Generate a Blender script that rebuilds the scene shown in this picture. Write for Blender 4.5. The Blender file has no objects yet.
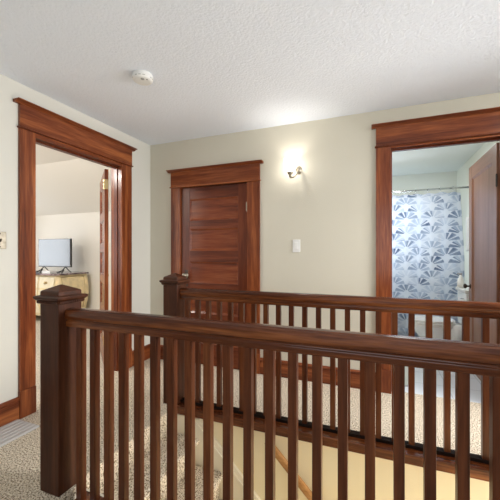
import bpy, bmesh, math, random
from mathutils import Vector, Matrix

# ------------------------------------------------------------------ camera, world, lights, exposure
S = bpy.context.scene
C = S.collection
cam = bpy.data.cameras.new('camera'); cam.sensor_width = 36.0; cam.lens = 317.2 / 500 * 36.0
cam.shift_y = 0.0058; cam.clip_start = 0.02; cam.clip_end = 100
camo = bpy.data.objects.new('camera', cam); C.objects.link(camo)
camo.location = (0, 0, 1.2); camo.rotation_euler = (math.radians(90), 0, math.radians(21.52))
S.camera = camo
S.view_settings.view_transform = 'Standard'; S.view_settings.look = 'None'
S.view_settings.exposure = 0.06; S.view_settings.gamma = 1.0; S.view_settings.use_curve_mapping = False

w = bpy.data.worlds.new('daylight'); S.world = w; w.use_nodes = True
w.node_tree.nodes['Background'].inputs[0].default_value = (0.80, 0.90, 1.0, 1)
w.node_tree.nodes['Background'].inputs[1].default_value = 1.1


def area(name, loc, target, sx, sy, power, col, spread=180):
    l = bpy.data.lights.new(name, 'AREA'); l.shape = 'RECTANGLE'; l.size = sx; l.size_y = sy
    l.energy = power; l.color = col; l.spread = math.radians(spread)
    o = bpy.data.objects.new(name, l); C.objects.link(o); o.location = loc
    o.rotation_euler = (Vector(target) - Vector(loc)).to_track_quat('-Z', 'Y').to_euler()
    return o


# daylight at the bedroom side and bathroom windows; the others are added fill
area('hall_rear_fill', (0.0, -1.62, 1.45), (0.0, 1, 1.60), 1.9, 1.4, 21, (0.94, 0.97, 1.0))  # unseen fill from behind the camera, at the added rear window
area('hall_end_fill', (1.45, 2.0, 2.33), (-0.6, 2.35, 0.0), 0.45, 0.45, 12, (1.0, 0.98, 0.95))  # added downward fill for the far carpet; no fixture here
area('hall_side_fill', (1.72, 2.35, 1.40), (-1, 1.60, 0.35), 0.95, 1.3, 44, (0.99, 0.98, 0.98), 125)  # unseen fill from the right, lights the baluster sides
area('stairwell_fill', (1.60, 1.66, -0.95), (0, 1.66, -0.85), 0.8, 1.2, 34, (1.0, 0.96, 0.89))  # added warm fill; the stairwell has no window
area('bedroom_window_light', (-6.78, 3.0, 1.35), (0, 3.0, 1.2), 1.1, 1.1, 20, (0.90, 0.95, 1.0))
area('bedroom_front_fill', (-4.2, 0.72, 1.4), (-4.2, 4, 1.3), 1.6, 1.3, 16, (1.0, 0.96, 0.92))  # extra fill added to brighten the bedroom from the front
area('bathroom_window_light', (0.1, 5.57, 1.62), (0.1, 3.0, 0.9), 0.9, 0.9, 19, (0.88, 0.94, 1.0), 125)
area('bathroom_top_fill', (0.3, 4.0, 2.38), (0.3, 4.0, 0), 0.4, 0.4, 12, (1.0, 0.98, 0.95))  # added overhead fill for the curtain front, no fitting modelled


def lamp(name, loc, power, col, size):
    l = bpy.data.lights.new(name, 'POINT'); l.energy = power; l.color = col; l.shadow_soft_size = size
    o = bpy.data.objects.new(name, l); C.objects.link(o); o.location = loc


lamp('hall_point_fill', (0.5, -0.7, 1.95), 5, (0.96, 0.98, 1.0), 0.12)  # added point fill to even out the ceiling, not a hung lamp
lamp('bedroom_ceiling_light', (-3.5, 1.3, 2.32), 50, (1.0, 0.96, 0.91), 0.05)


# ------------------------------------------------------------------ materials
def newmat(name):
    m = bpy.data.materials.new(name); m.use_nodes = True
    nt = m.node_tree; b = nt.nodes['Principled BSDF']
    return m, nt, nt.nodes, nt.links, b


def plain(name, col, rough=0.5, metal=0.0, bump=0.0, bscale=200, spec=0.5, var=0.0, vscale=3):
    m, nt, N, L, b = newmat(name)
    b.inputs['Base Color'].default_value = (*col, 1); b.inputs['Roughness'].default_value = rough
    b.inputs['Metallic'].default_value = metal; b.inputs['Specular IOR Level'].default_value = spec
    tc = N.new('ShaderNodeTexCoord')
    if var:
        n = N.new('ShaderNodeTexNoise'); n.inputs['Scale'].default_value = vscale; L.new(tc.outputs['Object'], n.inputs['Vector'])
        r = N.new('ShaderNodeValToRGB'); e = r.color_ramp.elements
        e[0].position = 0.3; e[1].position = 0.7
        e[0].color = (*[c * (1 - var) for c in col], 1); e[1].color = (*[min(1, c * (1 + var)) for c in col], 1)
        L.new(n.outputs['Fac'], r.inputs[0]); L.new(r.outputs[0], b.inputs['Base Color'])
    if bump:
        n = N.new('ShaderNodeTexNoise'); n.inputs['Scale'].default_value = bscale; n.inputs['Detail'].default_value = 4
        L.new(tc.outputs['Object'], n.inputs['Vector'])
        bp = N.new('ShaderNodeBump'); bp.inputs['Strength'].default_value = bump; bp.inputs['Distance'].default_value = 0.01
        L.new(n.outputs['Fac'], bp.inputs['Height']); L.new(bp.outputs[0], b.inputs['Normal'])
    return m


def wood(name, c0, c1, c2, axis='z', rough=0.32, fine=1.0, coat=0.22):
    m, nt, N, L, b = newmat(name)
    tc = N.new('ShaderNodeTexCoord'); oi = N.new('ShaderNodeObjectInfo')
    ad = N.new('ShaderNodeVectorMath'); ad.operation = 'ADD'
    sc = N.new('ShaderNodeVectorMath'); sc.operation = 'SCALE'; sc.inputs['Scale'].default_value = 7.0
    cb = N.new('ShaderNodeCombineXYZ')
    for i in range(3): L.new(oi.outputs['Random'], cb.inputs[i])
    L.new(cb.outputs[0], sc.inputs[0]); L.new(tc.outputs['Object'], ad.inputs[0]); L.new(sc.outputs[0], ad.inputs[1])
    mp = N.new('ShaderNodeMapping'); s = [1.0, 1.0, 1.0]; s['xyz'.index(axis)] = 0.06
    mp.inputs['Scale'].default_value = s
    L.new(ad.outputs[0], mp.inputs['Vector'])
    n1 = N.new('ShaderNodeTexNoise'); n1.inputs['Scale'].default_value = 14 * fine; n1.inputs['Detail'].default_value = 5; n1.inputs['Distortion'].default_value = 0.6
    n2 = N.new('ShaderNodeTexNoise'); n2.inputs['Scale'].default_value = 110 * fine; n2.inputs['Detail'].default_value = 3
    L.new(mp.outputs[0], n1.inputs['Vector']); L.new(mp.outputs[0], n2.inputs['Vector'])
    mx = N.new('ShaderNodeMath'); mx.operation = 'MULTIPLY_ADD'; mx.inputs[1].default_value = 0.35
    mu = N.new('ShaderNodeMath'); mu.operation = 'MULTIPLY'; mu.inputs[1].default_value = 0.75
    L.new(n1.outputs['Fac'], mu.inputs[0]); L.new(n2.outputs['Fac'], mx.inputs[0]); L.new(mu.outputs[0], mx.inputs[2])
    r = N.new('ShaderNodeValToRGB'); e = r.color_ramp.elements
    e[0].position = 0.36; e[0].color = (*c0, 1); e[1].position = 0.74; e[1].color = (*c2, 1)
    k = e.new(0.54); k.color = (*c1, 1)
    L.new(mx.outputs[0], r.inputs[0]); L.new(r.outputs[0], b.inputs['Base Color'])
    b.inputs['Roughness'].default_value = rough; b.inputs['Coat Weight'].default_value = coat; b.inputs['Coat Roughness'].default_value = 0.18; b.inputs['Specular IOR Level'].default_value = 0.2
    bp = N.new('ShaderNodeBump'); bp.inputs['Strength'].default_value = 0.12; bp.inputs['Distance'].default_value = 0.003
    L.new(n2.outputs['Fac'], bp.inputs['Height']); L.new(bp.outputs[0], b.inputs['Normal'])
    return m


def woodset(name, c0, c1, c2, **k):
    return {a: wood(name + '_' + a, c0, c1, c2, a, **k) for a in 'xyz'}


CASE = woodset('cherry_casing', (0.070, 0.015, 0.006), (0.185, 0.045, 0.014), (0.37, 0.118, 0.036))
DOOR = woodset('mahogany_door', (0.055, 0.011, 0.005), (0.120, 0.026, 0.009), (0.20, 0.050, 0.017), rough=0.28)
PANEL = woodset('door_panel_wood', (0.080, 0.017, 0.007), (0.175, 0.040, 0.014), (0.26, 0.075, 0.026), rough=0.25)
RAIL = woodset('dark_rail_wood', (0.026, 0.006, 0.002), (0.085, 0.021, 0.006), (0.25, 0.080, 0.023), rough=0.24, coat=0.35)
NEWEL = woodset('newel_wood', (0.030, 0.009, 0.004), (0.062, 0.019, 0.008), (0.105, 0.035, 0.015), rough=0.42, coat=0.1)
BAL = woodset('baluster_wood', (0.040, 0.009, 0.003), (0.095, 0.025, 0.008), (0.16, 0.050, 0.016), rough=0.32, coat=0.15)
BATHDOOR = woodset('bathroom_door_wood', (0.17, 0.075, 0.045), (0.24, 0.115, 0.07), (0.30, 0.15, 0.10), rough=0.30, coat=0.15)
PINE = woodset('honey_handrail_wood', (0.26, 0.115, 0.035), (0.38, 0.19, 0.065), (0.50, 0.27, 0.11))
LIGHTWOOD = woodset('pale_edge_wood', (0.50, 0.36, 0.20), (0.62, 0.46, 0.28), (0.72, 0.56, 0.36))

WALL = plain('cream_wall_paint', (0.65, 0.615, 0.51), 0.75, bump=0.12, bscale=120)
WALLW = plain('pale_wall_paint', (0.70, 0.69, 0.625), 0.75, bump=0.12, bscale=120)
STAIRWALL = plain('stairwell_paint', (0.80, 0.71, 0.50), 0.7, bump=0.08, bscale=120)
CEIL = plain('textured_ceiling_paint', (0.83, 0.88, 0.96), 0.85, bump=0.55, bscale=70)
BEDWALL = plain('bedroom_paint', (0.88, 0.84, 0.77), 0.8)
BATHWALL = plain('bathroom_paint', (0.80, 0.80, 0.70), 0.6)
BATHCEIL = plain('bathroom_ceiling_paint', (0.74, 0.77, 0.73), 0.7)
SKIRT = plain('cream_gloss_paint', (0.82, 0.76, 0.62), 0.4)
WHITE = plain('white_gloss_paint', (0.80, 0.78, 0.72), 0.4)
PORC = plain('porcelain', (0.86, 0.86, 0.83), 0.12)
PLASTIC = plain('white_plastic', (0.80, 0.80, 0.78), 0.4)
PLASTICG = plain('grey_plastic', (0.35, 0.35, 0.34), 0.5)
BRASS = plain('aged_brass', (0.55, 0.42, 0.22), 0.35, 1.0)
PEWTER = plain('antique_pewter', (0.42, 0.38, 0.30), 0.42, 0.85, var=0.2, vscale=40)
DARKM = plain('dark_bronze', (0.07, 0.055, 0.045), 0.35, 0.9)
CHROME = plain('brushed_chrome', (0.62, 0.63, 0.62), 0.25, 1.0)
BLACK = plain('black_plastic', (0.012, 0.012, 0.014), 0.35)
BIN = plain('grey_green_plastic', (0.40, 0.44, 0.39), 0.5)
TOWEL = plain('white_terry', (0.85, 0.84, 0.80), 0.95, bump=0.5, bscale=300)
TRIMBLUE = plain('pale_blue_trim', (0.45, 0.58, 0.70), 0.4)
PAPER = plain('white_box', (0.86, 0.86, 0.88), 0.6)
DGOLD = plain('dresser_cream_gold', (0.84, 0.69, 0.42), 0.45, var=0.16, vscale=9)
DCREAM = plain('dresser_cream', (0.88, 0.79, 0.58), 0.45, var=0.08, vscale=12)
SCREEN = plain('tv_screen_glass', (0.045, 0.05, 0.06), 0.16, spec=1.0)
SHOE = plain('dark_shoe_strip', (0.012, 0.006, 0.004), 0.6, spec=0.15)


def carpet(name, base, dark, lite, scale=125):
    m, nt, N, L, b = newmat(name)
    tc = N.new('ShaderNodeTexCoord')
    n = N.new('ShaderNodeTexNoise'); n.inputs['Scale'].default_value = scale; n.inputs['Detail'].default_value = 2.5; n.inputs['Roughness'].default_value = 0.6
    L.new(tc.outputs['Object'], n.inputs['Vector'])
    r = N.new('ShaderNodeValToRGB'); e = r.color_ramp.elements
    e[0].position = 0.40; e[0].color = (*dark, 1); e[1].position = 0.60; e[1].color = (*lite, 1)
    k = e.new(0.47); k.color = (*base, 1)
    L.new(n.outputs['Fac'], r.inputs[0]); L.new(r.outputs[0], b.inputs['Base Color'])
    b.inputs['Roughness'].default_value = 1.0; b.inputs['Specular IOR Level'].default_value = 0.05
    v = N.new('ShaderNodeTexVoronoi'); v.inputs['Scale'].default_value = 160; L.new(tc.outputs['Object'], v.inputs['Vector'])
    bp = N.new('ShaderNodeBump'); bp.inputs['Strength'].default_value = 0.4; bp.inputs['Distance'].default_value = 0.004
    L.new(v.outputs['Distance'], bp.inputs['Height']); L.new(bp.outputs[0], b.inputs['Normal'])
    return m


CARPET = carpet('speckled_beige_carpet', (0.60, 0.50, 0.37), (0.13, 0.09, 0.05), (0.88, 0.80, 0.66))
BEDCARPET = carpet('bedroom_carpet', (0.56, 0.50, 0.41), (0.28, 0.23, 0.17), (0.72, 0.66, 0.57))


def marble():
    m, nt, N, L, b = newmat('dark_marble')
    tc = N.new('ShaderNodeTexCoord'); n = N.new('ShaderNodeTexNoise'); n.inputs['Scale'].default_value = 9; n.inputs['Detail'].default_value = 8; n.inputs['Distortion'].default_value = 1.5
    L.new(tc.outputs['Object'], n.inputs['Vector']); r = N.new('ShaderNodeValToRGB'); e = r.color_ramp.elements
    e[0].position = 0.4; e[0].color = (0.09, 0.055, 0.06, 1); e[1].position = 0.62; e[1].color = (0.42, 0.33, 0.34, 1)
    L.new(n.outputs['Fac'], r.inputs[0]); L.new(r.outputs[0], b.inputs['Base Color']); b.inputs['Roughness'].default_value = 0.12
    return m


MARBLE = marble()


def tile():
    m, nt, N, L, b = newmat('pale_floor_tile')
    tc = N.new('ShaderNodeTexCoord'); br = N.new('ShaderNodeTexBrick'); br.offset = 0.0
    br.inputs['Scale'].default_value = 1.0; br.inputs['Brick Width'].default_value = 0.3; br.inputs['Row Height'].default_value = 0.3
    br.inputs['Mortar Size'].default_value = 0.004; br.inputs['Color1'].default_value = (0.66, 0.71, 0.76, 1); br.inputs['Color2'].default_value = (0.70, 0.74, 0.78, 1)
    br.inputs['Mortar'].default_value = (0.45, 0.50, 0.54, 1)
    L.new(tc.outputs['Object'], br.inputs['Vector']); L.new(br.outputs['Color'], b.inputs['Base Color'])
    b.inputs['Roughness'].default_value = 0.3
    return m


TILE = tile()


def grooved():
    m, nt, N, L, b = newmat('ridged_grey_metal')
    b.inputs['Base Color'].default_value = (0.60, 0.59, 0.57, 1); b.inputs['Metallic'].default_value = 0.2; b.inputs['Roughness'].default_value = 0.42
    return m


GROOVE = grooved()


def curtain_mat():
    """white cloth printed with rows of overlapping scallops, each with blue-grey fan leaves"""
    m, nt, N, L, b = newmat('scallop_print_curtain')

    def M(op, a, c=None, d=None):
        n = N.new('ShaderNodeMath'); n.operation = op
        for i, v in enumerate((a, c, d)):
            if v is None: continue
            if isinstance(v, (int, float)): n.inputs[i].default_value = v
            else: L.new(v, n.inputs[i])
        return n.outputs[0]
    tc = N.new('ShaderNodeTexCoord'); sp = N.new('ShaderNodeSeparateXYZ'); L.new(tc.outputs['UV'], sp.inputs[0])
    nz = N.new('ShaderNodeTexNoise'); nz.inputs['Scale'].default_value = 3.0; L.new(tc.outputs['UV'], nz.inputs['Vector'])
    wob = M('MULTIPLY', M('SUBTRACT', nz.outputs['Fac'], 0.5), 0.05)
    U = M('DIVIDE', M('ADD', sp.outputs[0], wob), 0.33); V = M('DIVIDE', M('ADD', sp.outputs[1], wob), 0.10)
    total = None; line = None
    row = M('FLOOR', V)
    for k in (0, -1):      # a scallop grows up from its own row into the one above
        rk = M('ADD', row, k)
        uo = M('ADD', U, M('MULTIPLY', M('MODULO', M('ABSOLUTE', rk), 2.0), 0.5))
        cu = M('SUBTRACT', M('SUBTRACT', uo, M('FLOOR', uo)), 0.5)
        cv = M('SUBTRACT', V, rk)
        x = M('MULTIPLY', cu, 2.0); y = M('MULTIPLY', cv, 0.80)
        r = M('SQRT', M('ADD', M('MULTIPLY', x, x), M('MULTIPLY', y, y)))
        ang = M('ARCTAN2', x, M('ADD', y, 0.02))
        pet = M('GREATER_THAN', M('COSINE', M('MULTIPLY', ang, 10.0)), -0.6)
        ins = M('LESS_THAN', r, 0.88); ins2 = M('GREATER_THAN', r, 0.18)
        wn = N.new('ShaderNodeTexWhiteNoise'); wn.noise_dimensions = '3D'
        cb = N.new('ShaderNodeCombineXYZ'); L.new(M('FLOOR', uo), cb.inputs[0]); L.new(rk, cb.inputs[1]); L.new(M('FLOOR', M('MULTIPLY', ang, 1.43)), cb.inputs[2])
        L.new(cb.outputs[0], wn.inputs['Vector'])
        amt = M('ADD', M('MULTIPLY', M('POWER', wn.outputs['Value'], 2.0), 0.85), 0.09)
        f = M('MULTIPLY', M('MULTIPLY', pet, M('MULTIPLY', ins, ins2)), amt)
        inside = M('LESS_THAN', r, 1.0)
        if total is None: total = f; first = inside
        else: total = M('MAXIMUM', total, M('MULTIPLY', f, M('SUBTRACT', 1.0, M('MULTIPLY', first, 0.8))))
    n2 = N.new('ShaderNodeTexNoise'); n2.inputs['Scale'].default_value = 18; L.new(tc.outputs['UV'], n2.inputs['Vector'])
    total = M('MULTIPLY', total, M('ADD', M('MULTIPLY', n2.outputs['Fac'], 1.2), 0.3))
    r = N.new('ShaderNodeValToRGB'); e = r.color_ramp.elements
    e[0].position = 0.0; e[0].color = (0.80, 0.84, 0.90, 1); e[1].position = 0.95; e[1].color = (0.16, 0.23, 0.37, 1)
    k = e.new(0.25); k.color = (0.54, 0.62, 0.73, 1)
    L.new(total, r.inputs[0]); L.new(r.outputs[0], b.inputs['Base Color']); b.inputs['Roughness'].default_value = 0.8
    tr = N.new('ShaderNodeBsdfTranslucent'); L.new(r.outputs[0], tr.inputs['Color'])
    mx = N.new('ShaderNodeMixShader'); mx.inputs[0].default_value = 0.45
    L.new(b.outputs[0], mx.inputs[1]); L.new(tr.outputs[0], mx.inputs[2]); L.new(mx.outputs[0], N['Material Output'].inputs[0])
    return m


CURTAIN = curtain_mat()


def shade_mat():
    m, nt, N, L, b = newmat('frosted_lit_glass')
    em = N.new('ShaderNodeEmission'); em.inputs[0].default_value = (1.0, 0.96, 0.90, 1); em.inputs[1].default_value = 3.2
    t = N.new('ShaderNodeBsdfTransparent'); mx = N.new('ShaderNodeMixShader'); mx.inputs[0].default_value = 0.65
    L.new(t.outputs[0], mx.inputs[1]); L.new(em.outputs[0], mx.inputs[2]); L.new(mx.outputs[0], N['Material Output'].inputs[0])
    return m


SHADE = shade_mat()


def glass_mat():
    m, nt, N, L, b = newmat('window_glass')
    g = N.new('ShaderNodeBsdfGlossy'); g.inputs['Roughness'].default_value = 0.02
    t = N.new('ShaderNodeBsdfTransparent'); mx = N.new('ShaderNodeMixShader'); mx.inputs[0].default_value = 0.06
    L.new(t.outputs[0], mx.inputs[1]); L.new(g.outputs[0], mx.inputs[2]); L.new(mx.outputs[0], N['Material Output'].inputs[0])
    return m


GLASS = glass_mat()


# ------------------------------------------------------------------ mesh helpers
def bx(bm, x0, x1, y0, y1, z0, z1):
    vs = [bm.verts.new((x, y, z)) for z in (z0, z1) for y in (y0, y1) for x in (x0, x1)]
    for f in ((0, 2, 3, 1), (4, 5, 7, 6), (0, 1, 5, 4), (2, 6, 7, 3), (0, 4, 6, 2), (1, 3, 7, 5)):
        bm.faces.new([vs[i] for i in f])


def prism(bm, pts, axis, a0, a1):
    """closed 2-D outline extruded along an axis; x: pts=(y,z), y: pts=(x,z), z: pts=(x,y)"""
    def P(p, a):
        return {'x': (a, p[0], p[1]), 'y': (p[0], a, p[1]), 'z': (p[0], p[1], a)}[axis]
    A = [bm.verts.new(P(p, a0)) for p in pts]; B = [bm.verts.new(P(p, a1)) for p in pts]
    n = len(pts)
    bm.faces.new(A); bm.faces.new(B[::-1])
    for i in range(n): bm.faces.new((A[i], B[i], B[(i + 1) % n], A[(i + 1) % n]))


def lathe(bm, prof, c=(0, 0, 0), seg=24, sx=1.0, sy=1.0):
    """prof: (radius, z) from bottom to top"""
    rings = []
    for r, z in prof:
        rings.append([bm.verts.new((c[0] + sx * max(r, 1e-4) * math.cos(2 * math.pi * i / seg), c[1] + sy * max(r, 1e-4) * math.sin(2 * math.pi * i / seg), c[2] + z)) for i in range(seg)])
    for a, b in zip(rings, rings[1:]):
        for i in range(seg): bm.faces.new((a[i], a[(i + 1) % seg], b[(i + 1) % seg], b[i]))
    bm.faces.new(rings[0][::-1]); bm.faces.new(rings[-1])


def tube(bm, pts, r, seg=12):
    pts = [Vector(p) for p in pts]; rings = []
    for i, p in enumerate(pts):
        t = (pts[min(i + 1, len(pts) - 1)] - pts[max(i - 1, 0)]).normalized()
        up = Vector((0, 0, 1)) if abs(t.z) < 0.95 else Vector((1, 0, 0))
        a = t.cross(up).normalized(); b = t.cross(a).normalized()
        rr = r[i] if isinstance(r, (list, tuple)) else r
        rings.append([bm.verts.new(p + rr * (math.cos(2 * math.pi * k / seg) * a + math.sin(2 * math.pi * k / seg) * b)) for k in range(seg)])
    for a, b in zip(rings, rings[1:]):
        for k in range(seg): bm.faces.new((a[k], a[(k + 1) % seg], b[(k + 1) % seg], b[k]))
    bm.faces.new(rings[0][::-1]); bm.faces.new(rings[-1])


def obj(name, bm, mat, parent=None, bevel=0.0, smooth=False, loc=None, seg=2):
    bmesh.ops.recalc_face_normals(bm, faces=bm.faces)
    me = bpy.data.meshes.new(name); bm.to_mesh(me); bm.free()
    o = bpy.data.objects.new(name, me); C.objects.link(o)
    for mm in (mat if isinstance(mat, (list, tuple)) else [mat]): me.materials.append(mm)
    if smooth:
        for p in me.polygons: p.use_smooth = True
    if parent is not None: o.parent = parent
    if loc is not None: o.location = loc
    if bevel:
        b = o.modifiers.new('bevel', 'BEVEL'); b.width = bevel; b.segments = seg; b.limit_method = 'ANGLE'; b.angle_limit = math.radians(40)
    return o


def box(name, x0, x1, y0, y1, z0, z1, mat, parent=None, bevel=0.0):
    """a box whose own coordinates are relative to its parent"""
    bm = bmesh.new(); bx(bm, x0, x1, y0, y1, z0, z1)
    return obj(name, bm, mat, parent, bevel)


def thing(name, label, cat, loc=(0, 0, 0), rz=0, group=None, kind=None):
    o = bpy.data.objects.new(name, None); o.empty_display_size = 0.1; C.objects.link(o)
    o.location = loc; o.rotation_euler = (0, 0, rz)
    tag(o, label, cat, group, kind); return o


def tag(o, label, cat, group=None, kind=None):
    o['label'] = label; o['category'] = cat
    if group: o['group'] = group
    if kind: o['kind'] = kind
    return o


def struct(o, label, cat):
    return tag(o, label, cat, kind='structure')


def wallbox(name, boxes, mat, label, cat='wall'):
    bm = bmesh.new()
    for b in boxes: bx(bm, *b)
    return struct(obj(name, bm, mat), label, cat)


# ------------------------------------------------------------------ dimensions (metres)
XL, YB, H = -2.404, 2.973, 2.435        # hall: left wall face, back wall face, ceiling
XR, YF = 1.75, -1.65                    # hall: right wall face, rear wall face
SX, SN, SF = -1.455, 1.235, 2.12        # stairwell: landing edge, near wall face, far wall face
WT = 0.117                              # wall thickness
BZ = -2.6                               # lower storey floor

# ------------------------------------------------------------------ floor, ceiling, walls
wallbox('floor', [(XL - WT, SX, YF, YB + 0.057, -0.05, 0), (SX, XR, YF, 1.10, -0.05, 0), (SX, SX + 0.035, 1.10, SN, -0.05, 0), (SX, XR, 2.14, YB + 0.057, -0.05, 0),
                  ], CARPET, 'beige carpet speckled with brown on the landing and hall floor', 'floor')
wallbox('floor_bedroom', [(-6.8, XL - WT, 0.6, 4.45, -0.05, 0)], BEDCARPET, 'pale carpet of the bedroom seen through the left doorway', 'floor')
wallbox('floor_bathroom', [(-0.6, 1.15, YB + 0.057, 5.6, -0.05, 0.0)], TILE, 'pale bluish tile floor seen through the right doorway', 'floor')
wallbox('floor_lower', [(-2.0, XR, SN - 0.1, SF + 0.1, BZ - 0.05, BZ)], CARPET, 'carpeted floor at the foot of the stairs', 'floor')
wallbox('ceiling', [(XL - WT, XR + 0.1, YF - 0.1, YB + WT, H, H + 0.1)], CEIL, 'white stippled ceiling of the hall', 'ceiling')
wallbox('ceiling_bathroom', [(-0.6, 1.15, YB + WT, 5.6, H, H + 0.1)], BATHCEIL, 'white bathroom ceiling', 'ceiling')
bm = bmesh.new()
bx(bm, -6.8, XL - WT, 0.6, 3.05, H, H + 0.1)
prism(bm, [(3.05, H), (4.47, 1.955), (4.47, 2.06), (3.05, H + 0.1)], 'x', -6.8, XL - WT)
struct(obj('ceiling_bedroom', bm, BEDWALL), 'cream bedroom ceiling with a sloping attic side', 'ceiling')

LY0, LY1, LZ = 1.635, 2.506, 2.07       # left doorway
wallbox('wall_left', [(XL - WT, XL, YF, LY0 - 0.02, 0, H), (XL - WT, XL, LY1 + 0.02, 4.45, 0, H), (XL - WT, XL, LY0 - 0.02, LY1 + 0.02, LZ + 0.02, H)],
        WALLW, 'pale painted wall around the left doorway')
CX0, CX1, CZ = -1.989, -1.198, 1.912    # closet doorway
RX0, RX1, RZ = 0.127, 0.925, 2.095      # bathroom doorway
wallbox('wall_back', [(XL, CX0 - 0.02, YB, YB + WT, 0, H), (CX0 - 0.02, CX1 + 0.02, YB, YB + WT, CZ + 0.02, H), (CX1 + 0.02, RX0 - 0.02, YB, YB + WT, 0, H),
                      (RX0 - 0.02, RX1 + 0.02, YB, YB + WT, RZ + 0.02, H), (RX1 + 0.02, XR, YB, YB + WT, 0, H)],
        WALL, 'cream painted wall with the closet door and the wall lamp')
# right and rear walls of the hall, out of view, with window openings added for fill light
wallbox('wall_right', [(XR, XR + WT, YF, 1.85, 0, H), (XR, XR + WT, 2.85, YB + WT, 0, H), (XR, XR + WT, 1.85, 2.85, 0, 0.7), (XR, XR + WT, 1.85, 2.85, 2.15, H)], WALL,
        'cream wall at the right end of the hall')
wallbox('wall_rear', [(XL - WT, -1.0, YF - WT, YF, 0, H), (1.0, XR, YF - WT, YF, 0, H), (-1.0, 1.0, YF - WT, YF, 0, 0.7), (-1.0, 1.0, YF - WT, YF, 2.15, H)], WALL,
        'cream wall behind the landing')
wallbox('wall_stairwell_far', [(-1.59, XR, SF, SF + 0.1, BZ, -0.052)], STAIRWALL, 'cream wall of the stairwell below the far railing')
wallbox('wall_stairwell_near', [(-1.59, XR, SN - 0.1, SN, BZ, -0.106)], STAIRWALL, 'cream wall of the stairwell below the near railing')
wallbox('wall_stairwell_end', [(XR, XR + 0.1, SN - 0.1, SF + 0.1, BZ, -0.05)], STAIRWALL, 'end wall of the stairwell')
wallbox('wall_bedroom_back', [(-6.9, XL - WT, 4.45, 4.55, 0, 2.1)], BEDWALL, 'cream low wall of the bedroom behind the dresser')
wallbox('wall_bedroom_left', [(-6.92, -6.8, 0.5, 2.45, 0, H), (-6.92, -6.8, 3.55, 4.55, 0, H), (-6.92, -6.8, 2.45, 3.55, 0, 0.8), (-6.92, -6.8, 2.45, 3.55, 1.9, H)], BEDWALL,
        'cream bedroom wall with the side window')
wallbox('wall_bedroom_front', [(-6.8, -5.0, 0.5, 0.6, 0, H), (-3.4, XL - WT, 0.5, 0.6, 0, H), (-5.0, -3.4, 0.5, 0.6, 0, 0.75), (-5.0, -3.4, 0.5, 0.6, 2.05, H)], BEDWALL,
        'cream bedroom wall with the added front window')
wallbox('wall_bathroom_left', [(-0.7, -0.6, YB + WT, 5.7, 0, H)], BATHWALL, 'pale bathroom wall on the left')
wallbox('wall_bathroom_right', [(1.15, 1.25, YB + WT, 5.7, 0, H)], BATHWALL, 'pale bathroom wall behind the open door')
wallbox('wall_bathroom_back', [(-0.6, -0.35, 5.6, 5.7, 0, H), (0.62, 1.15, 5.6, 5.7, 0, H), (-0.35, 0.62, 5.6, 5.7, 0, 1.15), (-0.35, 0.62, 5.6, 5.7, 2.06, H)],
        BATHWALL, 'pale bathroom wall behind the shower curtain')
wallbox('wall_closet_back', [(-2.1, -1.1, 3.6, 3.65, 0, H), (-2.15, -2.1, YB + WT, 3.65, 0, H), (-1.1, -1.05, YB + WT, 3.65, 0, H), (-2.1, -1.1, YB + WT, 3.6, 2.2, 2.25)],
        WALL, 'inside of the closet')


def window(name, cx, cy, cz, w_, h_, axis, label):
    """sash frame, meeting rail and pane; axis is the direction the window spans"""
    t = thing(name, label, 'window', (cx, cy, cz), 0 if axis == 'x' else math.pi / 2, kind='structure')
    bm = bmesh.new(); a, b = w_ / 2, h_ / 2
    bx(bm, -a, -a + 0.05, -0.03, 0.03, -b, b); bx(bm, a - 0.05, a, -0.03, 0.03, -b, b)
    bx(bm, -a + 0.05, a - 0.05, -0.03, 0.03, -b, -b + 0.05); bx(bm, -a + 0.05, a - 0.05, -0.03, 0.03, b - 0.05, b)
    bx(bm, -a + 0.05, a - 0.05, -0.03, 0.03, -0.02, 0.02)
    obj('window_frame', bm, WHITE, t, 0.003)
    bm = bmesh.new(); bx(bm, -a + 0.05, a - 0.05, -0.003, 0.003, -b + 0.05, b - 0.05)
    obj('pane', bm, GLASS, t)
    return t


window('window_1', 0.135, 5.65, 1.605, 0.97, 0.91, 'x', 'bright bathroom window above the tub, behind the shower curtain')
window('window_2', -6.86, 3.0, 1.35, 1.10, 1.10, 'y', 'bedroom side window')
window('window_3', -4.2, 0.55, 1.40, 1.60, 1.30, 'x', 'unseen bedroom front window added for fill light')  # added around the bedroom front fill, out of view
window('window_4', 0.0, YF - 0.06, 1.425, 2.0, 1.45, 'x', 'unseen hall rear window added for fill light')  # invented opening that frames the rear fill light
window('window_5', XR + 0.06, 2.35, 1.425, 1.0, 1.45, 'y', 'unseen hall side window added for fill light')  # invented opening that frames the fill from the right


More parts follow.
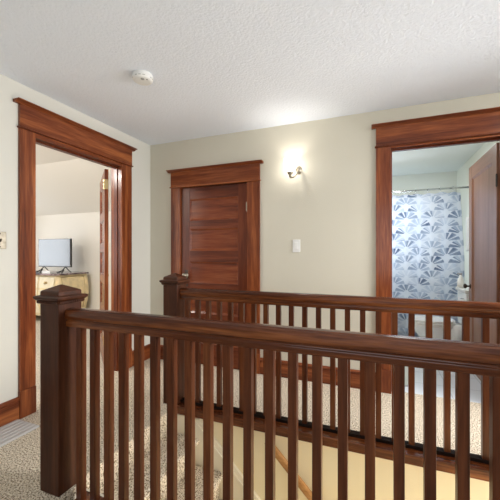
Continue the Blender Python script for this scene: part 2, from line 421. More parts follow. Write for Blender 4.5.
# ------------------------------------------------------------------ door casings
def casing(name, axis, wall, side, a0, a1, zt, wl, wr, capz, friez, depth, label, lip=0.036):
    """casing round an opening that runs a0..a1 along an axis; wall face at 'wall', room on side 'side' of it"""
    def bb(bm, u0, u1, v0, v1, z0, z1):
        v = sorted((wall + side * v0, wall + side * v1))
        if axis == 'x': bx(bm, u0, u1, v[0], v[1], z0, z1)
        else: bx(bm, v[0], v[1], u0, u1, z0, z1)
    W = CASE
    t = thing(name, label, 'door casing', kind='structure')
    for s, (u0, u1) in (('l', (a0 - wl, a0)), ('r', (a1, a1 + wr))):
        bm = bmesh.new(); bb(bm, u0, u1, 0.0, 0.022, 0.20, friez); obj('side_casing', bm, W['z'], t, 0.003)
        bm = bmesh.new(); bb(bm, u0 - 0.002, u1 + 0.002, 0.0, 0.026, 0.0, 0.199); obj('plinth_block', bm, W['z'], t, 0.004)
    bm = bmesh.new(); bb(bm, a0 - wl, a1 + wr, 0.0, 0.026, friez + 0.012, capz - 0.022); obj('frieze_board', bm, W[axis], t, 0.002)
    bm = bmesh.new(); bb(bm, a0 - wl - 0.010, a1 + wr + 0.010, 0.0, 0.036, friez, friez + 0.012); obj('bead_strip', bm, W[axis], t, 0.004)
    # cornice: a sloping crown under a flat cap
    bm = bmesh.new()
    prof = [(0, capz - 0.022), (0.028, capz - 0.022), (0.030 + lip * 0.45, capz - 0.009), (0.030 + lip, capz - 0.006), (0.030 + lip, capz), (0, capz)]
    pts = [(wall + side * p[0], p[1]) for p in prof]
    prism(bm, pts, axis, a0 - wl - lip, a1 + wr + lip)
    obj('cornice', bm, W[axis], t, 0.0015)
    # jambs and stops
    def jj(bm, u0, u1, v0, v1, z0, z1):
        bb(bm, u0, u1, -v1, -v0, z0, z1)
    bm = bmesh.new(); jj(bm, a0 - 0.019, a0 + 0.0, 0, depth, 0, zt); obj('jamb', bm, W['z'], t, 0.0015)
    bm = bmesh.new(); jj(bm, a1, a1 + 0.019, 0, depth, 0, zt); obj('jamb', bm, W['z'], t, 0.0015)
    bm = bmesh.new(); jj(bm, a0 - 0.019, a1 + 0.019, 0, depth, zt, zt + 0.019); obj('head_jamb', bm, DOOR[axis], t, 0.0015)
    if friez - zt > 0.003:
        bm = bmesh.new(); bb(bm, a0, a1, 0.0, 0.016, zt - 0.0, friez); obj('head_fillet', bm, W[axis], t, 0.0015)
    return t, jj


door_l, jj = casing('trim_1', 'y', XL, 1, LY0, LY1, LZ, 0.115, 0.145, 2.300, 2.105, WT, 'tall reddish wood casing round the left bedroom doorway')
bm = bmesh.new(); jj(bm, LY0, LY0 + 0.010, 0.03, 0.07, 0, LZ); jj(bm, LY1 - 0.010, LY1, 0.03, 0.07, 0, LZ); jj(bm, LY0, LY1, 0.03, 0.07, LZ - 0.012, LZ)
obj('door_stop', bm, DOOR['z'], door_l, 0.001)
casing('trim_2', 'x', YB, -1, CX0, CX1, CZ, 0.119, 0.135, 2.108, 1.915, WT, 'low reddish wood casing round the closed closet door')
door_r, jj = casing('trim_3', 'x', YB, -1, RX0, RX1, RZ, 0.120, 0.120, 2.300, 2.108, WT, 'tall reddish wood casing round the bathroom doorway')
bm = bmesh.new(); jj(bm, RX0, RX0 + 0.010, 0.03, 0.068, 0, RZ); jj(bm, RX0, RX1, 0.03, 0.068, RZ - 0.014, RZ)
obj('door_stop', bm, DOOR['x'], door_r, 0.001)


# ------------------------------------------------------------------ doors
def panel_door(name, label, loc, rz, wd, ht, panels, stile, th, frame, panelm, kind='structure'):
    """leaf lies along +x from its hinge edge at the origin, thickness centred on y; panels = list of (z0,z1)"""
    t = thing(name, label, 'door', loc, rz, kind=kind)
    bm = bmesh.new()
    bx(bm, 0, stile, -th / 2, th / 2, 0, ht); bx(bm, wd - stile, wd, -th / 2, th / 2, 0, ht)
    obj('stile', bm, frame['z'], t, 0.002)
    bm = bmesh.new(); z = 0
    for z0, z1 in panels:
        bx(bm, stile, wd - stile, -th / 2 + 0.0005, th / 2 - 0.0005, z, z0); z = z1
    bx(bm, stile, wd - stile, -th / 2 + 0.0005, th / 2 - 0.0005, z, ht)
    obj('cross_rail', bm, frame['x'], t, 0.002)
    for z0, z1 in panels:
        bm = bmesh.new()
        a0, a1 = stile - 0.001, wd - stile + 0.001
        bx(bm, a0, a1, -0.005, 0.005, z0 - 0.001, z1 + 0.001)
        for s in (-1, 1):      # sloping sticking round the sunk panel
            y0, y1 = s * (th / 2 - 0.003), s * 0.005
            g = 0.018
            o = [(a0, z0), (a1, z0), (a1, z1), (a0, z1)]; i_ = [(a0 + g, z0 + g), (a1 - g, z0 + g), (a1 - g, z1 - g), (a0 + g, z1 - g)]
            O = [bm.verts.new((p[0], y0, p[1])) for p in o]; I = [bm.verts.new((p[0], y1, p[1])) for p in i_]
            for k in range(4): bm.faces.new((O[k], O[(k + 1) % 4], I[(k + 1) % 4], I[k]))
        obj('panel', bm, panelm['x'] if (z1 - z0) < wd else panelm['z'], t)
    return t


def knob_lathe(bm, x, z, y0, s):
    """a rosette, neck and ball along y"""
    prof = [(0.026, 0.0), (0.026, 0.004), (0.010, 0.007), (0.008, 0.026), (0.016, 0.032), (0.025, 0.042), (0.025, 0.052), (0.016, 0.060), (0.003, 0.062)]
    seg = 20; rings = []
    for r, d in prof:
        rings.append([bm.verts.new((x + r * math.cos(2 * math.pi * k / seg), y0 + s * d, z + r * math.sin(2 * math.pi * k / seg))) for k in range(seg)])
    for a, b in zip(rings, rings[1:]):
        for k in range(seg): bm.faces.new((a[k], a[(k + 1) % seg], b[(k + 1) % seg], b[k]))
    bm.faces.new(rings[0]); bm.faces.new(rings[-1])


def hinge(parent, x, y, z, m=PEWTER):
    bm = bmesh.new(); lathe(bm, [(0.006, -0.052), (0.0065, -0.045), (0.0065, 0.045), (0.006, 0.052)], (x, y, z), 10)
    bx(bm, x - 0.016, x + 0.012, y, y + 0.004, z - 0.043, z + 0.043)
    return obj('hinge', bm, m, parent)


# closed closet door: hinges on its right side
cw = CX1 - CX0 - 0.006
closet = panel_door('door_1', 'closed dark wooden closet door with five stacked panels', (CX1 - 0.003, YB + 0.022, 0.004), math.pi, cw, CZ - 0.008,
                    [(0.225, 0.455), (0.545, 0.785), (0.872, 1.100), (1.220, 1.455), (1.547, 1.778)], 0.105, 0.036, DOOR, PANEL)
for z in (0.32, 1.665): hinge(closet, 0.002, 0.022, z)
bm = bmesh.new(); bx(bm, cw - 0.085, cw - 0.045, 0.018, 0.022, 0.83, 1.01); obj('lock_plate', bm, DARKM, closet, 0.002)
bm = bmesh.new(); knob_lathe(bm, cw - 0.065, 0.95, 0.021, 1); obj('knob', bm, PEWTER, closet, smooth=True)

# bathroom door standing open against the right-hand wall: one tall sunk panel
bath = panel_door('door_2', 'open brown bathroom door with one tall sunk panel, seen at a slant', (RX1 + 0.005, YB + WT + 0.02, 0.006), math.pi / 2 - 0.006, 0.835, RZ - 0.012,
                  [(0.24, 1.955)], 0.105, 0.036, BATHDOOR, BATHDOOR)
bm = bmesh.new(); knob_lathe(bm, 0.775, 0.85, 0.018, 1); obj('knob', bm, DARKM, bath, smooth=True)
for z in (0.25, 1.78): hinge(bath, 0.0, 0.018, z, DARKM)

# bedroom door swung far back beyond its jamb
ang = math.atan2(0.50, -0.60)
bed = panel_door('door_3', 'open wooden bedroom door swung back, seen edge-on with a brass hinge', (XL - WT - 0.030, LY1 - 0.030, 0.006), ang, 0.78, LZ - 0.02,
                 [(0.225, 0.50), (0.60, 0.86), (0.95, 1.20), (1.30, 1.55), (1.65, 1.93)], 0.105, 0.036, CASE, PANEL)
bm = bmesh.new()
for k in range(3): lathe(bm, [(0.006, 0), (0.009, 0.004), (0.009, 0.028), (0.006, 0.032)], (0.006, 0.022, 1.84 + k * 0.036), 12)
bx(bm, -0.0015, 0.001, -0.016, 0.020, 1.845, 1.945)
obj('hinge', bm, BRASS, bed)
bm = bmesh.new()
lathe(bm, [(0.006, 0), (0.009, 0.004), (0.009, 0.10), (0.006, 0.104)], (0.006, 0.022, 0.25), 12); obj('hinge', bm, BRASS, bed)
bm = bmesh.new(); knob_lathe(bm, 0.72, 0.92, -0.018, -1); obj('knob', bm, BRASS, bed, smooth=True)

# ------------------------------------------------------------------ baseboards
def baseboard(name, axis, wall, side, segs, label):
    bm = bmesh.new()
    prof = [(0, 0), (0.018, 0), (0.018, 0.122), (0.013, 0.124), (0.013, 0.134), (0.022, 0.138), (0.022, 0.148), (0.014, 0.156), (0.006, 0.160), (0, 0.160)]
    for a0, a1 in segs: prism(bm, [(wall + side * p[0], p[1]) for p in prof], axis, a0, a1)
    return struct(obj(name, bm, CASE[axis], bevel=0.0012), label, 'baseboard')


baseboard('baseboard_left', 'y', XL, 1, [(YF, LY0 - 0.117), (LY1 + 0.147, YB - 0.022)], 'reddish wood baseboard along the left wall')
baseboard('baseboard_back', 'x', YB, -1, [(XL, CX0 - 0.121), (CX1 + 0.137, RX0 - 0.122), (RX1 + 0.122, XR)], 'reddish wood baseboard along the back wall')

# ridged metal strip beside the left baseboard
bm = bmesh.new()
n = 6; x0, x1 = XL + 0.022, -2.150; pts = [(x0, 0.001)]
for i in range(n):
    a = x0 + (x1 - x0) * i / n; b = x0 + (x1 - x0) * (i + 1) / n
    pts += [(a, 0.010), (a + (b - a) * 0.55, 0.013), (a + (b - a) * 0.82, 0.013), (b, 0.007)]
pts += [(x1, 0.001)]
q = []
for p in pts:
    if not q or p != q[-1]: q.append(p)
prism(bm, q, 'y', 0.55, 1.50)
tag(obj('floor_strip', bm, GROOVE), 'ridged grey metal strip on the carpet beside the left baseboard', 'floor strip')


# ------------------------------------------------------------------ staircase
stair = thing('staircase', 'carpeted flight of stairs going down between the two railings', 'stairs', (SX, 1.68, 0))
RUN, RISE = 0.208, 0.205
for i in range(12):
    bm = bmesh.new(); zt = -RISE * (i + 1); xa = RUN * i - 0.035; xb = RUN * (i + 1)
    y0, y1 = SN + 0.026 - 1.68, SF - 0.026 - 1.68
    # tread and riser in one carpet-wrapped outline with a rounded nosing
    pr = [(xa, zt - 0.03), (xa, zt)]
    pr += [(xb - 0.020, zt)] + [(xb - 0.020 + 0.032 * math.sin(a), zt - 0.022 + 0.022 * math.cos(a)) for a in [math.pi * k / 6 for k in range(1, 7)]] + [(xb - 0.030, zt - 0.06), (xb - 0.030, zt - RISE + 0.0), (xa, zt - RISE)]
    prism(bm, pr, 'y', y0, y1)
    obj('step', bm, CARPET, stair, 0.004)
bm = bmesh.new(); bx(bm, -0.115, -0.034, SN + 0.0 - 1.68 + 0.001, SF - 1.68 - 0.001, -RISE - 0.02, -0.052); obj('top_riser', bm, CARPET, stair)
k = RISE / RUN
for (ya, yb, s) in ((SF - 0.024 - 1.68, SF - 0.001 - 1.68, -1), (SN + 0.001 - 1.68, SN + 0.024 - 1.68, 1)):
    xe = RUN * 12; top = lambda x: -k * (x - 0.115)      # line of the skirt's top edge
    bm = bmesh.new(); prism(bm, [(-0.08, -0.06), (0.175, -0.06), (xe, top(xe)), (xe, top(xe) - 0.42), (-0.08, -0.50)], 'y', ya, yb); obj('skirt_board', bm, SKIRT, stair)
    bm = bmesh.new()
    y2 = (ya - 0.012, ya) if s < 0 else (yb, yb + 0.012)
    prism(bm, [(0.175, -0.06), (0.215, -0.06), (xe, top(xe) + 0.035), (xe, top(xe))], 'y', *sorted((ya if s < 0 else ya, yb)))
    prism(bm, [(0.150, -0.06), (0.175, -0.06), (xe, top(xe)), (xe, top(xe) - 0.025)], 'y', *y2)
    obj('skirt_moulding', bm, SKIRT, stair, 0.003)

# wall handrail in the stairwell
hr = thing('wall_handrail', 'honey-coloured sloping wooden handrail fixed to the stairwell wall', 'handrail', (-0.685, SF, -0.080))
bm = bmesh.new(); L_ = 2.2; sl = math.atan2(1.0, 1.0)
d = Vector((math.cos(sl), 0, -math.sin(sl))); nrm = Vector((math.sin(sl), 0, math.cos(sl)))
ring = [(-0.017, -0.022), (0.017, -0.022), (0.021, -0.006), (0.019, 0.012), (0.010, 0.021), (-0.010, 0.021), (-0.019, 0.012), (-0.021, -0.006)]
A = [bm.verts.new(Vector((0, -0.062 + y, 0)) + nrm * z + d * 0.0) for y, z in ring]; B = [bm.verts.new(Vector((0, -0.062 + y, 0)) + nrm * z + d * L_) for y, z in ring]
bm.faces.new(A); bm.faces.new(B[::-1])
for i in range(8): bm.faces.new((A[i], B[i], B[(i + 1) % 8], A[(i + 1) % 8]))
obj('rail', bm, PINE['x'], hr, 0.002)
for s_ in (0.07, 1.1, 2.05):
    p = d * s_ - nrm * 0.022 + Vector((0, -0.062, 0))
    bm = bmesh.new(); tube(bm, [p, p + Vector((0, 0.004, -0.03)), p + Vector((0, 0.03, -0.045)), p + Vector((0, 0.060, -0.045))], 0.007, 10)
    lathe(bm, [(0.001, -0.02), (0.018, -0.016), (0.018, 0.016), (0.001, 0.02)], p + Vector((0, 0.056, -0.045)), 12, sy=0.25)
    obj('bracket', bm, BRASS, hr, smooth=True)


# ------------------------------------------------------------------ railings
def railing(label, y, xs, bal_bottom, floor_cut, front):
    """newel at x=-1.507; handrail, balusters and base trim run to the right end wall"""
    t = thing('stair_railing', label, 'railing', (-1.507, y, 0))
    hw = 0.066
    bm = bmesh.new(); bx(bm, -hw, hw, -hw, hw, 0.001, 0.950); post = obj('newel_post', bm, NEWEL['z'], t, 0.004)
    # cap: moulding with dentils, block and low pyramid
    bm = bmesh.new()
    prof = [(hw + 0.001, 0.944), (hw + 0.007, 0.946), (hw + 0.008, 0.960), (hw + 0.014, 0.963), (hw + 0.021, 0.971), (hw + 0.022, 0.981), (hw + 0.014, 0.985), (hw + 0.000, 0.987),
            (hw - 0.001, 1.005), (hw - 0.005, 1.010), (0.004, 1.037)]
    rings = [[bm.verts.new((sx * r, sy * r, z)) for sx, sy in ((-1, -1), (1, -1), (1, 1), (-1, 1))] for r, z in prof]
    for a, b in zip(rings, rings[1:]):
        for i in range(4): bm.faces.new((a[i], a[(i + 1) % 4], b[(i + 1) % 4], b[i]))
    bm.faces.new(rings[0][::-1]); bm.faces.new(rings[-1])
    cap = obj('cap', bm, NEWEL['x'], post, 0.0015)
    bm = bmesh.new(); m_ = 13
    for i in range(m_):
        c = -hw - 0.004 + (2 * hw + 0.008) * (i + 0.5) / m_; a, b = c - 0.0032, c + 0.0032
        r0, r1 = hw + 0.006, hw + 0.016
        bx(bm, a, b, -r1, -r0, 0.949, 0.961); bx(bm, a, b, r0, r1, 0.949, 0.961)
        bx(bm, r0, r1, a, b, 0.949, 0.961); bx(bm, -r1, -r0, a, b, 0.949, 0.961)
    obj('dentil_band', bm, NEWEL['x'], cap)
    # handrail
    xe = XR + 1.507
    top = 0.922
    pr = [(-0.027, top - 0.090), (0.027, top - 0.090), (0.027, top - 0.066), (0.022, top - 0.062), (0.022, top - 0.056), (0.031, top - 0.050), (0.036, top - 0.036), (0.035, top - 0.020), (0.028, top - 0.007), (0.016, top - 0.001),
          (0, top), (-0.016, top - 0.001), (-0.028, top - 0.007), (-0.035, top - 0.020), (-0.036, top - 0.036), (-0.031, top - 0.050), (-0.022, top - 0.056), (-0.022, top - 0.062), (-0.027, top - 0.066)]
    bm = bmesh.new(); prism(bm, pr, 'x', hw, xe)
    obj('handrail', bm, RAIL['x'], t, smooth=False, bevel=0.0025)
    # balusters
    me = None
    for i, x in enumerate(xs):
        if me is None:
            bm = bmesh.new(); bx(bm, -0.0165, 0.0165, -0.0165, 0.0165, 0, top - 0.088 - bal_bottom)
            b0 = obj('baluster', bm, BAL['z'], t, 0.0015); me = b0; b0.location = (x + 1.507, 0, bal_bottom)
        else:
            c = me.copy(); C.objects.link(c); c.parent = t; c.location = (x + 1.507, 0, bal_bottom)
    # base trim along the edge of the floor
    s = front; tz = 0.014 if s < 0 else bal_bottom + 0.001
    xa = hw
    a, b = sorted((s * (0.086 if s < 0 else 0.066), -s * (0.026 if s < 0 else 0.050))); bm = bmesh.new(); bx(bm, xa + (0.03 if s > 0 else 0), xe, a, b, tz - 0.06, tz); obj('edge_board', bm, RAIL['x'], t, 0.003)
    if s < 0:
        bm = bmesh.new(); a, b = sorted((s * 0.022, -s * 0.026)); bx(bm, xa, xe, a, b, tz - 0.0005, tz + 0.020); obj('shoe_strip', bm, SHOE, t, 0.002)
    return t


near_x = [-1.366 + 0.0900 * i for i in range(34)]
far_x = [-1.386 + 0.0937 * i for i in range(33)]
railing('dark wooden stair railing nearest the viewer, with a square capped newel at its left end', 1.166, near_x, -0.045, 1.10, 1)
railing('dark wooden stair railing beyond the stairwell, in front of the closet door', 2.166, far_x, 0.03, 2.14, -1)

# ------------------------------------------------------------------ wall lamp, switches, smoke detector
sc = thing('wall_sconce', 'lit wall lamp with a white glass shade on a curved arm', 'wall lamp', (-0.728, YB, 1.93))
bm = bmesh.new(); rings = []
for r, dd in [(0.030, 0), (0.030, 0.005), (0.024, 0.011), (0.012, 0.016), (0.008, 0.030)]:
    rings.append([bm.verts.new((0.055 + r * math.cos(2 * math.pi * i / 24), -dd, 0.055 + 1.3 * r * math.sin(2 * math.pi * i / 24))) for i in range(24)])
for a, b in zip(rings, rings[1:]):
    for i in range(24): bm.faces.new((a[i], a[(i + 1) % 24], b[(i + 1) % 24], b[i]))
bm.faces.new(rings[0]); bm.faces.new(rings[-1]); obj('back_plate', bm, PEWTER, sc, smooth=True)
bm = bmesh.new()
tube(bm, [(0.055, -0.015, 0.055), (0.057, -0.035, 0.050), (0.056, -0.060, 0.026), (0.048, -0.085, -0.006), (0.032, -0.102, -0.030), (0.014, -0.112, -0.036), (0.002, -0.115, -0.022), (0, -0.115, -0.005)], 0.0085, 12)
obj('arm', bm, PEWTER, sc, smooth=True)
bm = bmesh.new(); lathe(bm, [(0.002, -0.045), (0.006, -0.040), (0.005, -0.032), (0.012, -0.026), (0.013, -0.010), (0.020, -0.004), (0.026, 0.006), (0.027, 0.016), (0.020, 0.018)], (0, -0.115, 0), 24)
obj('shade_holder', bm, PEWTER, sc, smooth=True)
bm = bmesh.new()
prof = [(0.024, 0.016), (0.040, 0.028), (0.054, 0.050), (0.060, 0.075), (0.060, 0.100), (0.056, 0.120), (0.062, 0.138)]
rings = [[bm.verts.new((r * (1 + (0.05 if j == len(prof) - 1 else 0.0) * math.cos(6 * 2 * math.pi * i / 36)) * math.cos(2 * math.pi * i / 36), -0.115 + r * math.sin(2 * math.pi * i / 36), z)) for i in range(36)] for j, (r, z) in enumerate(prof)]
for a, b in zip(rings, rings[1:]):
    for i in range(36): bm.faces.new((a[i], a[(i + 1) % 36], b[(i + 1) % 36], b[i]))
obj('glass_shade', bm, SHADE, sc, smooth=True)
bl = bpy.data.lights.new('sconce_bulb', 'POINT'); bl.energy = 3.8; bl.color = (1.0, 0.93, 0.84); bl.shadow_soft_size = 0.022
bo = bpy.data.objects.new('sconce_bulb', bl); C.objects.link(bo); bo.parent = sc; bo.location = (0, -0.115, 0.085)

sw = thing('light_switch', 'small white light switch on the cream wall below the wall lamp', 'light switch', (-0.696, YB, 1.266))
bm = bmesh.new(); bx(bm, -0.036, 0.036, -0.007, 0.0, -0.060, 0.060); obj('plate', bm, PLASTIC, sw, 0.003)
bm = bmesh.new(); bx(bm, -0.017, 0.017, -0.011, -0.006, -0.034, 0.034); obj('rocker', bm, PORC, sw, 0.002)
sw = thing('light_switch', 'antique metal toggle switch plate on the wall left of the bedroom doorway', 'light switch', (XL, 1.398, 1.287))
bm = bmesh.new(); bx(bm, 0.0, 0.007, -0.040, 0.040, -0.059, 0.059); obj('plate', bm, PEWTER, sw, 0.003)
bm = bmesh.new(); prism(bm, [(0.005, -0.012), (0.009, -0.012), (0.020, 0.006), (0.018, 0.011), (0.005, 0.008)], 'y', -0.006, 0.006)
o = obj('toggle', bm, DARKM, sw, 0.001)
for z in (-0.045, 0.045):
    bm = bmesh.new(); bx(bm, 0.006, 0.0085, -0.004, 0.004, z - 0.004, z + 0.004); obj('screw', bm, DARKM, sw, 0.001)

sd = thing('smoke_detector', 'round white smoke detector on the ceiling', 'smoke detector', (-1.500, 1.775, H))
bm = bmesh.new(); lathe(bm, [(0.050, -0.046), (0.062, -0.042), (0.069, -0.030), (0.070, -0.014), (0.066, -0.012), (0.066, 0.0)], (0, 0, 0), 40); obj('housing', bm, PLASTIC, sd, smooth=False, bevel=0.002)
for i in range(16):
    a = 2 * math.pi * i / 16
    if i % 4 == 3: continue
    bm = bmesh.new(); c, s = math.cos(a), math.sin(a); tube(bm, [(0.0665 * c - 0.008 * s, 0.0665 * s + 0.008 * c, -0.030), (0.0665 * c + 0.008 * s, 0.0665 * s - 0.008 * c, -0.030)], 0.0032, 6)
    obj('vent_slot', bm, PLASTICG, sd)
bm = bmesh.new(); lathe(bm, [(0.011, -0.049), (0.013, -0.046), (0.013, -0.044)], (0.022, -0.028, 0), 16); obj('test_button', bm, PLASTICG, sd)
bm = bmesh.new(); lathe(bm, [(0.004, -0.049), (0.004, -0.044)], (0.046, -0.012, 0), 8); obj('indicator', bm, BLACK, sd)

# ------------------------------------------------------------------ bedroom: dresser, television
DX, DY = -4.92, 3.74
dr = thing('dresser', 'cream and gold bombe dresser with a dark marble top in the bedroom', 'dresser', (DX - 0.78, DY + 0.30, 0))
hx, hy = 0.78, 0.30
def side(z):          # S-shaped swelling of the sides and front
    t = (z - 0.12) / 0.70
    return 0.045 * math.sin(math.pi * min(max((t - 0.15) / 0.85, 0), 1)) - 0.05 * max(0, 0.35 - t)
bm = bmesh.new(); rings = []
zs = [0.12 + 0.70 * i / 14 for i in range(15)]
for z in zs:
    e = side(z); ax, ay = hx - 0.03 + e, hy - 0.03 + e * 0.8
    r = [(-ax, hy - 0.001), (-ax, -ay + 0.03), (-ax + 0.03, -ay)]
    r += [(-ax + 0.03 + (2 * ax - 0.06) * i / 16, -ay - 0.035 * math.sin(math.pi * i / 16)) for i in range(1, 16)]
    r += [(ax - 0.03, -ay), (ax, -ay + 0.03), (ax, hy - 0.001)]
    rings.append([bm.verts.new((x, y, z)) for x, y in r])
n = len(rings[0])
for a, b in zip(rings, rings[1:]):
    for i in range(n): bm.faces.new((a[i], a[(i + 1) % n], b[(i + 1) % n], b[i]))
bm.faces.new(rings[0]); bm.faces.new(rings[-1]); obj('body', bm, DGOLD, dr)
bm = bmesh.new(); r = [(-hx - 0.02, hy), (-hx - 0.02, -hy - 0.0), (-hx + 0.02, -hy - 0.04)] + [(-hx + 0.02 + (2 * hx - 0.04) * i / 16, -hy - 0.04 - 0.035 * math.sin(math.pi * i / 16)) for i in range(1, 16)] + [(hx - 0.02, -hy - 0.04), (hx + 0.02, -hy), (hx + 0.02, hy)]
prism(bm, r, 'z', 0.822, 0.850); obj('marble_top', bm, MARBLE, dr, 0.005)
def front_y(x, z):
    e = side(z); ax, ay = hx - 0.03 + e, hy - 0.03 + e * 0.8
    u = (x + ax - 0.03) / (2 * ax - 0.06)
    return -ay - 0.035 * math.sin(math.pi * min(max(u, 0), 1))
for (z0, z1) in ((0.17, 0.36), (0.385, 0.575), (0.60, 0.79)):
    for (xa, xb) in ((-0.70, -0.37), (-0.34, 0.34), (0.37, 0.70)):
        bm = bmesh.new(); g = []
        for j in range(5):
            z = z0 + (z1 - z0) * j / 4
            g.append([(xa + (xb - xa) * i / 8, z) for i in range(9)])
        F = [[bm.verts.new((x, front_y(x, z) - 0.014, z)) for x, z in row] for row in g]
        Bk = [[bm.verts.new((x, front_y(x, z) + 0.004, z)) for x, z in row] for row in g]
        for j in range(4):
            for i in range(8):
                bm.faces.new((F[j][i], F[j][i + 1], F[j + 1][i + 1], F[j + 1][i])); bm.faces.new((Bk[j][i], Bk[j + 1][i], Bk[j + 1][i + 1], Bk[j][i + 1]))
        for i in range(8):
            bm.faces.new((F[0][i], Bk[0][i], Bk[0][i + 1], F[0][i + 1])); bm.faces.new((F[4][i], F[4][i + 1], Bk[4][i + 1], Bk[4][i]))
        for j in range(4):
            bm.faces.new((F[j][0], F[j + 1][0], Bk[j + 1][0], Bk[j][0])); bm.faces.new((F[j][8], Bk[j][8], Bk[j + 1][8], F[j + 1][8]))
        dw = obj('drawer', bm, DCREAM, dr, 0.003)
        for kx in ([(xa + xb) / 2] if xb - xa < 0.5 else [-0.2, 0.2]):
            bm = bmesh.new(); zc = (z0 + z1) / 2; knob_lathe(bm, kx, zc, front_y(kx, zc) - 0.013, -0.6)
            obj('knob', bm, BRASS, dw, smooth=True)
# gilded outline on the visible side
bm = bmesh.new()
def sp(y, z): return (hx - 0.03 + side(z) + 0.003, y, z)
loop = [(-0.22, 0.20 + 0.56 * i / 8) for i in range(9)] + [(-0.22 + 0.44 * i / 6, 0.78 + 0.01 * math.sin(math.pi * i / 6)) for i in range(7)] + [(0.22, 0.76 - 0.56 * i / 8) for i in range(9)] + [(0.22 - 0.44 * i / 6, 0.20 - 0.03 * math.sin(math.pi * i / 6)) for i in range(1, 7)]
tube(bm, [sp(y, z) for y, z in loop], 0.006, 6); obj('side_moulding', bm, BRASS, dr)
for sx in (-1, 1):
    for sy in (-1, 1):
        bm = bmesh.new(); x, y = sx * (hx - 0.08), sy * (hy - 0.07)
        tube(bm, [(x, y, 0.14), (x + sx * 0.018, y + sy * 0.010, 0.10), (x + sx * 0.008, y, 0.05), (x + sx * 0.022, y + sy * 0.012, 0.012), (x + sx * 0.026, y + sy * 0.012, 0.0)], [0.045, 0.036, 0.022, 0.024, 0.016], 10)
        obj('leg', bm, DGOLD, dr, smooth=True)

tv = thing('television', 'flat television with a pale reflecting screen standing on the dresser', 'television', (-5.335, 4.00, 0.850))
bm = bmesh.new(); bx(bm, -0.405, 0.405, -0.012, 0.022, 0.100, 0.600); bx(bm, -0.28, 0.28, 0.022, 0.05, 0.14, 0.42); obj('casing', bm, BLACK, tv, 0.003)
bm = bmesh.new(); bx(bm, -0.394, 0.394, -0.0145, -0.0115, 0.118, 0.592); obj('screen', bm, SCREEN, tv)
for fx in (-0.27, 0.27):
    bm = bmesh.new()
    tube(bm, [(fx, -0.13, 0.008), (fx, -0.08, 0.030), (fx, 0.0, 0.105)], 0.008, 8); tube(bm, [(fx, 0.0, 0.105), (fx, 0.07, 0.030), (fx, 0.11, 0.008)], 0.008, 8)
    tube(bm, [(fx - 0.06, -0.12, 0.008), (fx, -0.03, 0.050)], 0.008, 8); tube(bm, [(fx + 0.06, -0.12, 0.008), (fx, -0.03, 0.050)], 0.008, 8)
    obj('stand_foot', bm, BLACK, tv, smooth=True)
tag(box('cable_box', -5.27, -5.08, 3.72, 3.83, 0.851, 0.895, PAPER, None, 0.004), 'small white box on the dresser under the television', 'box')
tag(box('remote_control', -5.45, -5.30, 3.70, 3.74, 0.851, 0.868, BLACK, None, 0.004), 'thin black remote control lying on the marble dresser top', 'remote control')

# ------------------------------------------------------------------ bathroom
YC = 4.85
rod = thing('curtain_rod', 'thin metal shower curtain rod across the bathroom', 'curtain rod', (0.275, YC, 2.05))
bm = bmesh.new(); tube(bm, [(-0.874, 0, 0), (0.874, 0, 0)], 0.0125, 14); obj('rod', bm, CHROME, rod, smooth=True)
for s in (-1, 1):
    bm = bmesh.new(); tube(bm, [(s * 0.874, 0, 0), (s * 0.862, 0, 0)], 0.032, 16); obj('flange', bm, CHROME, rod)
ct = thing('shower_curtain', 'white shower curtain printed with blue-grey scalloped fan leaves', 'shower curtain', (0.24, YC, 0.06))
bm = bmesh.new(); uvl = bm.loops.layers.uv.new('UVMap')
xa, xb = -0.80, 0.80; zt = 1.945; NX, NZ = 200, 26; grid = []; cum = 0
def fold(x, z):
    g = 0.35 + 0.65 * (1 - z / zt)
    edge = 1.0 if x < 0.55 else 1.8
    return edge * (0.016 * math.sin(x * 19.0 + 0.6 * math.sin(x * 5)) + 0.010 * g * math.sin(x * 41 + 1.0))
for j in range(NZ + 1):
    z = zt * j / NZ; row = []
    for i in range(NX + 1):
        x = xa + (xb - xa) * i / NX
        # tapered right edge at the top, hooks pulling the hem up
        pull = 0.045 * max(0, (x - 0.62) / 0.18) * (1 - max(0, (z / zt - 0.55) / 0.45)) ** 1
        zz = z
        if j == NZ: zz = z - 0.014 * (0.5 - 0.5 * math.cos(x * 2 * math.pi / 0.145))
        row.append((bm.verts.new((x + pull - (0.045 if x > 0.79 else 0.0) * 0, fold(x, z), zz)), (x * 1.05, z)))
    grid.append(row)
for j in range(NZ):
    for i in range(NX):
        q = (grid[j][i], grid[j][i + 1], grid[j + 1][i + 1], grid[j + 1][i])
        f = bm.faces.new([v[0] for v in q])
        for l, v in zip(f.loops, q): l[uvl].uv = v[1]
cl = obj('cloth', bm, CURTAIN, ct, smooth=True); so = cl.modifiers.new('thick', 'SOLIDIFY'); so.thickness = 0.002
for i in range(12):
    x = -0.725 + 0.145 * i * 0.99
    if x > 0.80: continue
    bm = bmesh.new(); tube(bm, [(x + 0.0, 0.018 * math.cos(a), 1.99 + 0.026 * math.sin(a)) for a in [2 * math.pi * k / 12 for k in range(13)]], 0.003, 6)
    obj('curtain_ring', bm, CHROME, ct)

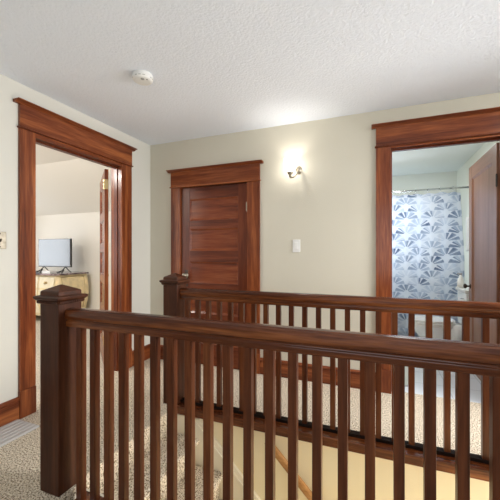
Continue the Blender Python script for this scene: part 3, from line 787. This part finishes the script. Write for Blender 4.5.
tub = thing('bathtub', 'white bathtub hidden behind the shower curtain', 'bathtub', (0.275, 5.24, 0))
bm = bmesh.new()
o = [(-0.87, -0.33), (0.87, -0.33), (0.87, 0.355), (-0.87, 0.355)]; i1 = [(-0.79, -0.26), (0.79, -0.26), (0.79, 0.29), (-0.79, 0.29)]; i2 = [(-0.66, -0.19), (0.70, -0.19), (0.70, 0.22), (-0.66, 0.22)]
V = [[bm.verts.new((x, y, z)) for x, y in r] for r, z in ((o, 0.001), (o, 0.43), (i1, 0.43), (i2, 0.10))]
for a, b in zip(V, V[1:]):
    for i in range(4): bm.faces.new((a[i], a[(i + 1) % 4], b[(i + 1) % 4], b[i]))
bm.faces.new(V[0][::-1]); bm.faces.new(V[-1]); obj('basin', bm, PORC, tub, 0.02, seg=3)

# toilet facing left, its tank against the right-hand wall
to = thing('toilet', 'white toilet standing sideways in front of the shower curtain', 'toilet', (0.62, 4.22, 0))
bm = bmesh.new(); rings = []
for z, ax, ay, cx in ((0, 0.20, 0.105, 0.02), (0.03, 0.20, 0.105, 0.02), (0.12, 0.155, 0.090, 0.03), (0.22, 0.16, 0.110, 0.02), (0.30, 0.20, 0.155, 0.0), (0.36, 0.235, 0.180, -0.01), (0.39, 0.24, 0.185, -0.01)):
    rings.append([bm.verts.new((cx + ax * math.cos(2 * math.pi * i / 32), ay * math.sin(2 * math.pi * i / 32), z + 0.001)) for i in range(32)])
for a, b in zip(rings, rings[1:]):
    for i in range(32): bm.faces.new((a[i], a[(i + 1) % 32], b[(i + 1) % 32], b[i]))
bm.faces.new(rings[0][::-1]); bm.faces.new(rings[-1]); bx(bm, 0.12, 0.29, -0.10, 0.10, 0.001, 0.385)
obj('bowl', bm, PORC, to, smooth=True)
for nm, z0, z1, g in (('seat', 0.392, 0.412, 0.0), ('lid', 0.414, 0.436, -0.004)):
    bm = bmesh.new(); pts = [(-0.01 + (0.245 + g) * math.cos(a), (0.188 + g) * math.sin(a)) for a in [2 * math.pi * i / 36 for i in range(36)]]
    prism(bm, pts, 'z', z0, z1); obj(nm, bm, PORC, to, 0.006)
bm = bmesh.new(); prism(bm, [(-0.18, 0.38), (0.18, 0.38), (0.20, 0.76), (-0.20, 0.76)], 'x', 0.29, 0.515); obj('tank', bm, PORC, to, 0.012)
bm = bmesh.new(); bx(bm, 0.275, 0.525, -0.215, 0.215, 0.761, 0.800); obj('tank_lid', bm, PORC, to, 0.008)
bm = bmesh.new(); tube(bm, [(0.285, -0.13, 0.70), (0.272, -0.13, 0.70), (0.270, -0.07, 0.692)], 0.006, 8); obj('flush_lever', bm, CHROME, to)

bt = thing('spray_bottle', 'tall white bottle standing on the toilet tank', 'bottle', (0.925, 4.33, 0.801))
bm = bmesh.new(); lathe(bm, [(0.030, 0), (0.036, 0.004), (0.036, 0.05), (0.030, 0.09), (0.014, 0.125), (0.012, 0.14)], seg=20); obj('bottle_body', bm, PORC, bt, smooth=True)
bm = bmesh.new(); bx(bm, -0.014, 0.014, -0.010, 0.010, 0.14, 0.165); bx(bm, -0.035, -0.014, -0.006, 0.006, 0.150, 0.163); obj('nozzle', bm, PLASTICG, bt, 0.002)

tw = thing('hand_towel', 'white hand towel hanging from a hook on the bathroom wall', 'towel', (1.10, 4.62, 1.64))
bm = bmesh.new(); NT = 24; rings = []
for j in range(13):
    z = -0.035 * j - 0.0; wv = 0.028 + 0.034 * min(1, j / 4); rr = []
    for i in range(NT):
        a = 2 * math.pi * i / NT
        rr.append(bm.verts.new((-0.022 + 0.026 * math.cos(a) * (1 + 0.25 * math.sin(3 * a + j * 0.2)), wv * 1.2 * math.sin(a) + 0.006 * math.sin(5 * a), z + (0.008 * math.sin(2 * a) if j == 12 else 0))))
    rings.append(rr)
for a, b in zip(rings, rings[1:]):
    for i in range(NT): bm.faces.new((a[i], b[i], b[(i + 1) % NT], a[(i + 1) % NT]))
bm.faces.new(rings[0][::-1]); bm.faces.new(rings[-1]); obj('cloth', bm, TOWEL, tw, smooth=True)
tag(box('towel_hook', 1.115, 1.149, 4.605, 4.635, 1.62, 1.675, CHROME, None, 0.004), 'metal hook on the bathroom wall holding the hand towel', 'hook')
struct(box('trim_4', 1.128, 1.149, 4.70, 4.76, 0.0, 2.10, TRIMBLUE, None, 0.003), 'pale blue tile edge strip beside the shower', 'trim')

bn = thing('waste_bin', 'small grey-green bin flaring at its foot just inside the bathroom doorway', 'bin', (0.21, 3.25, 0.001))
bm = bmesh.new(); lathe(bm, [(0.096, 0.0), (0.100, 0.006), (0.092, 0.03), (0.080, 0.09), (0.070, 0.20), (0.069, 0.255), (0.062, 0.26), (0.060, 0.05)], seg=28); obj('bin_body', bm, BIN, bn, smooth=True)
bm = bmesh.new(); lathe(bm, [(0.100, 0.0), (0.102, 0.002), (0.102, 0.010), (0.099, 0.012)], seg=28); obj('foot_ring', bm, PLASTICG, bn)
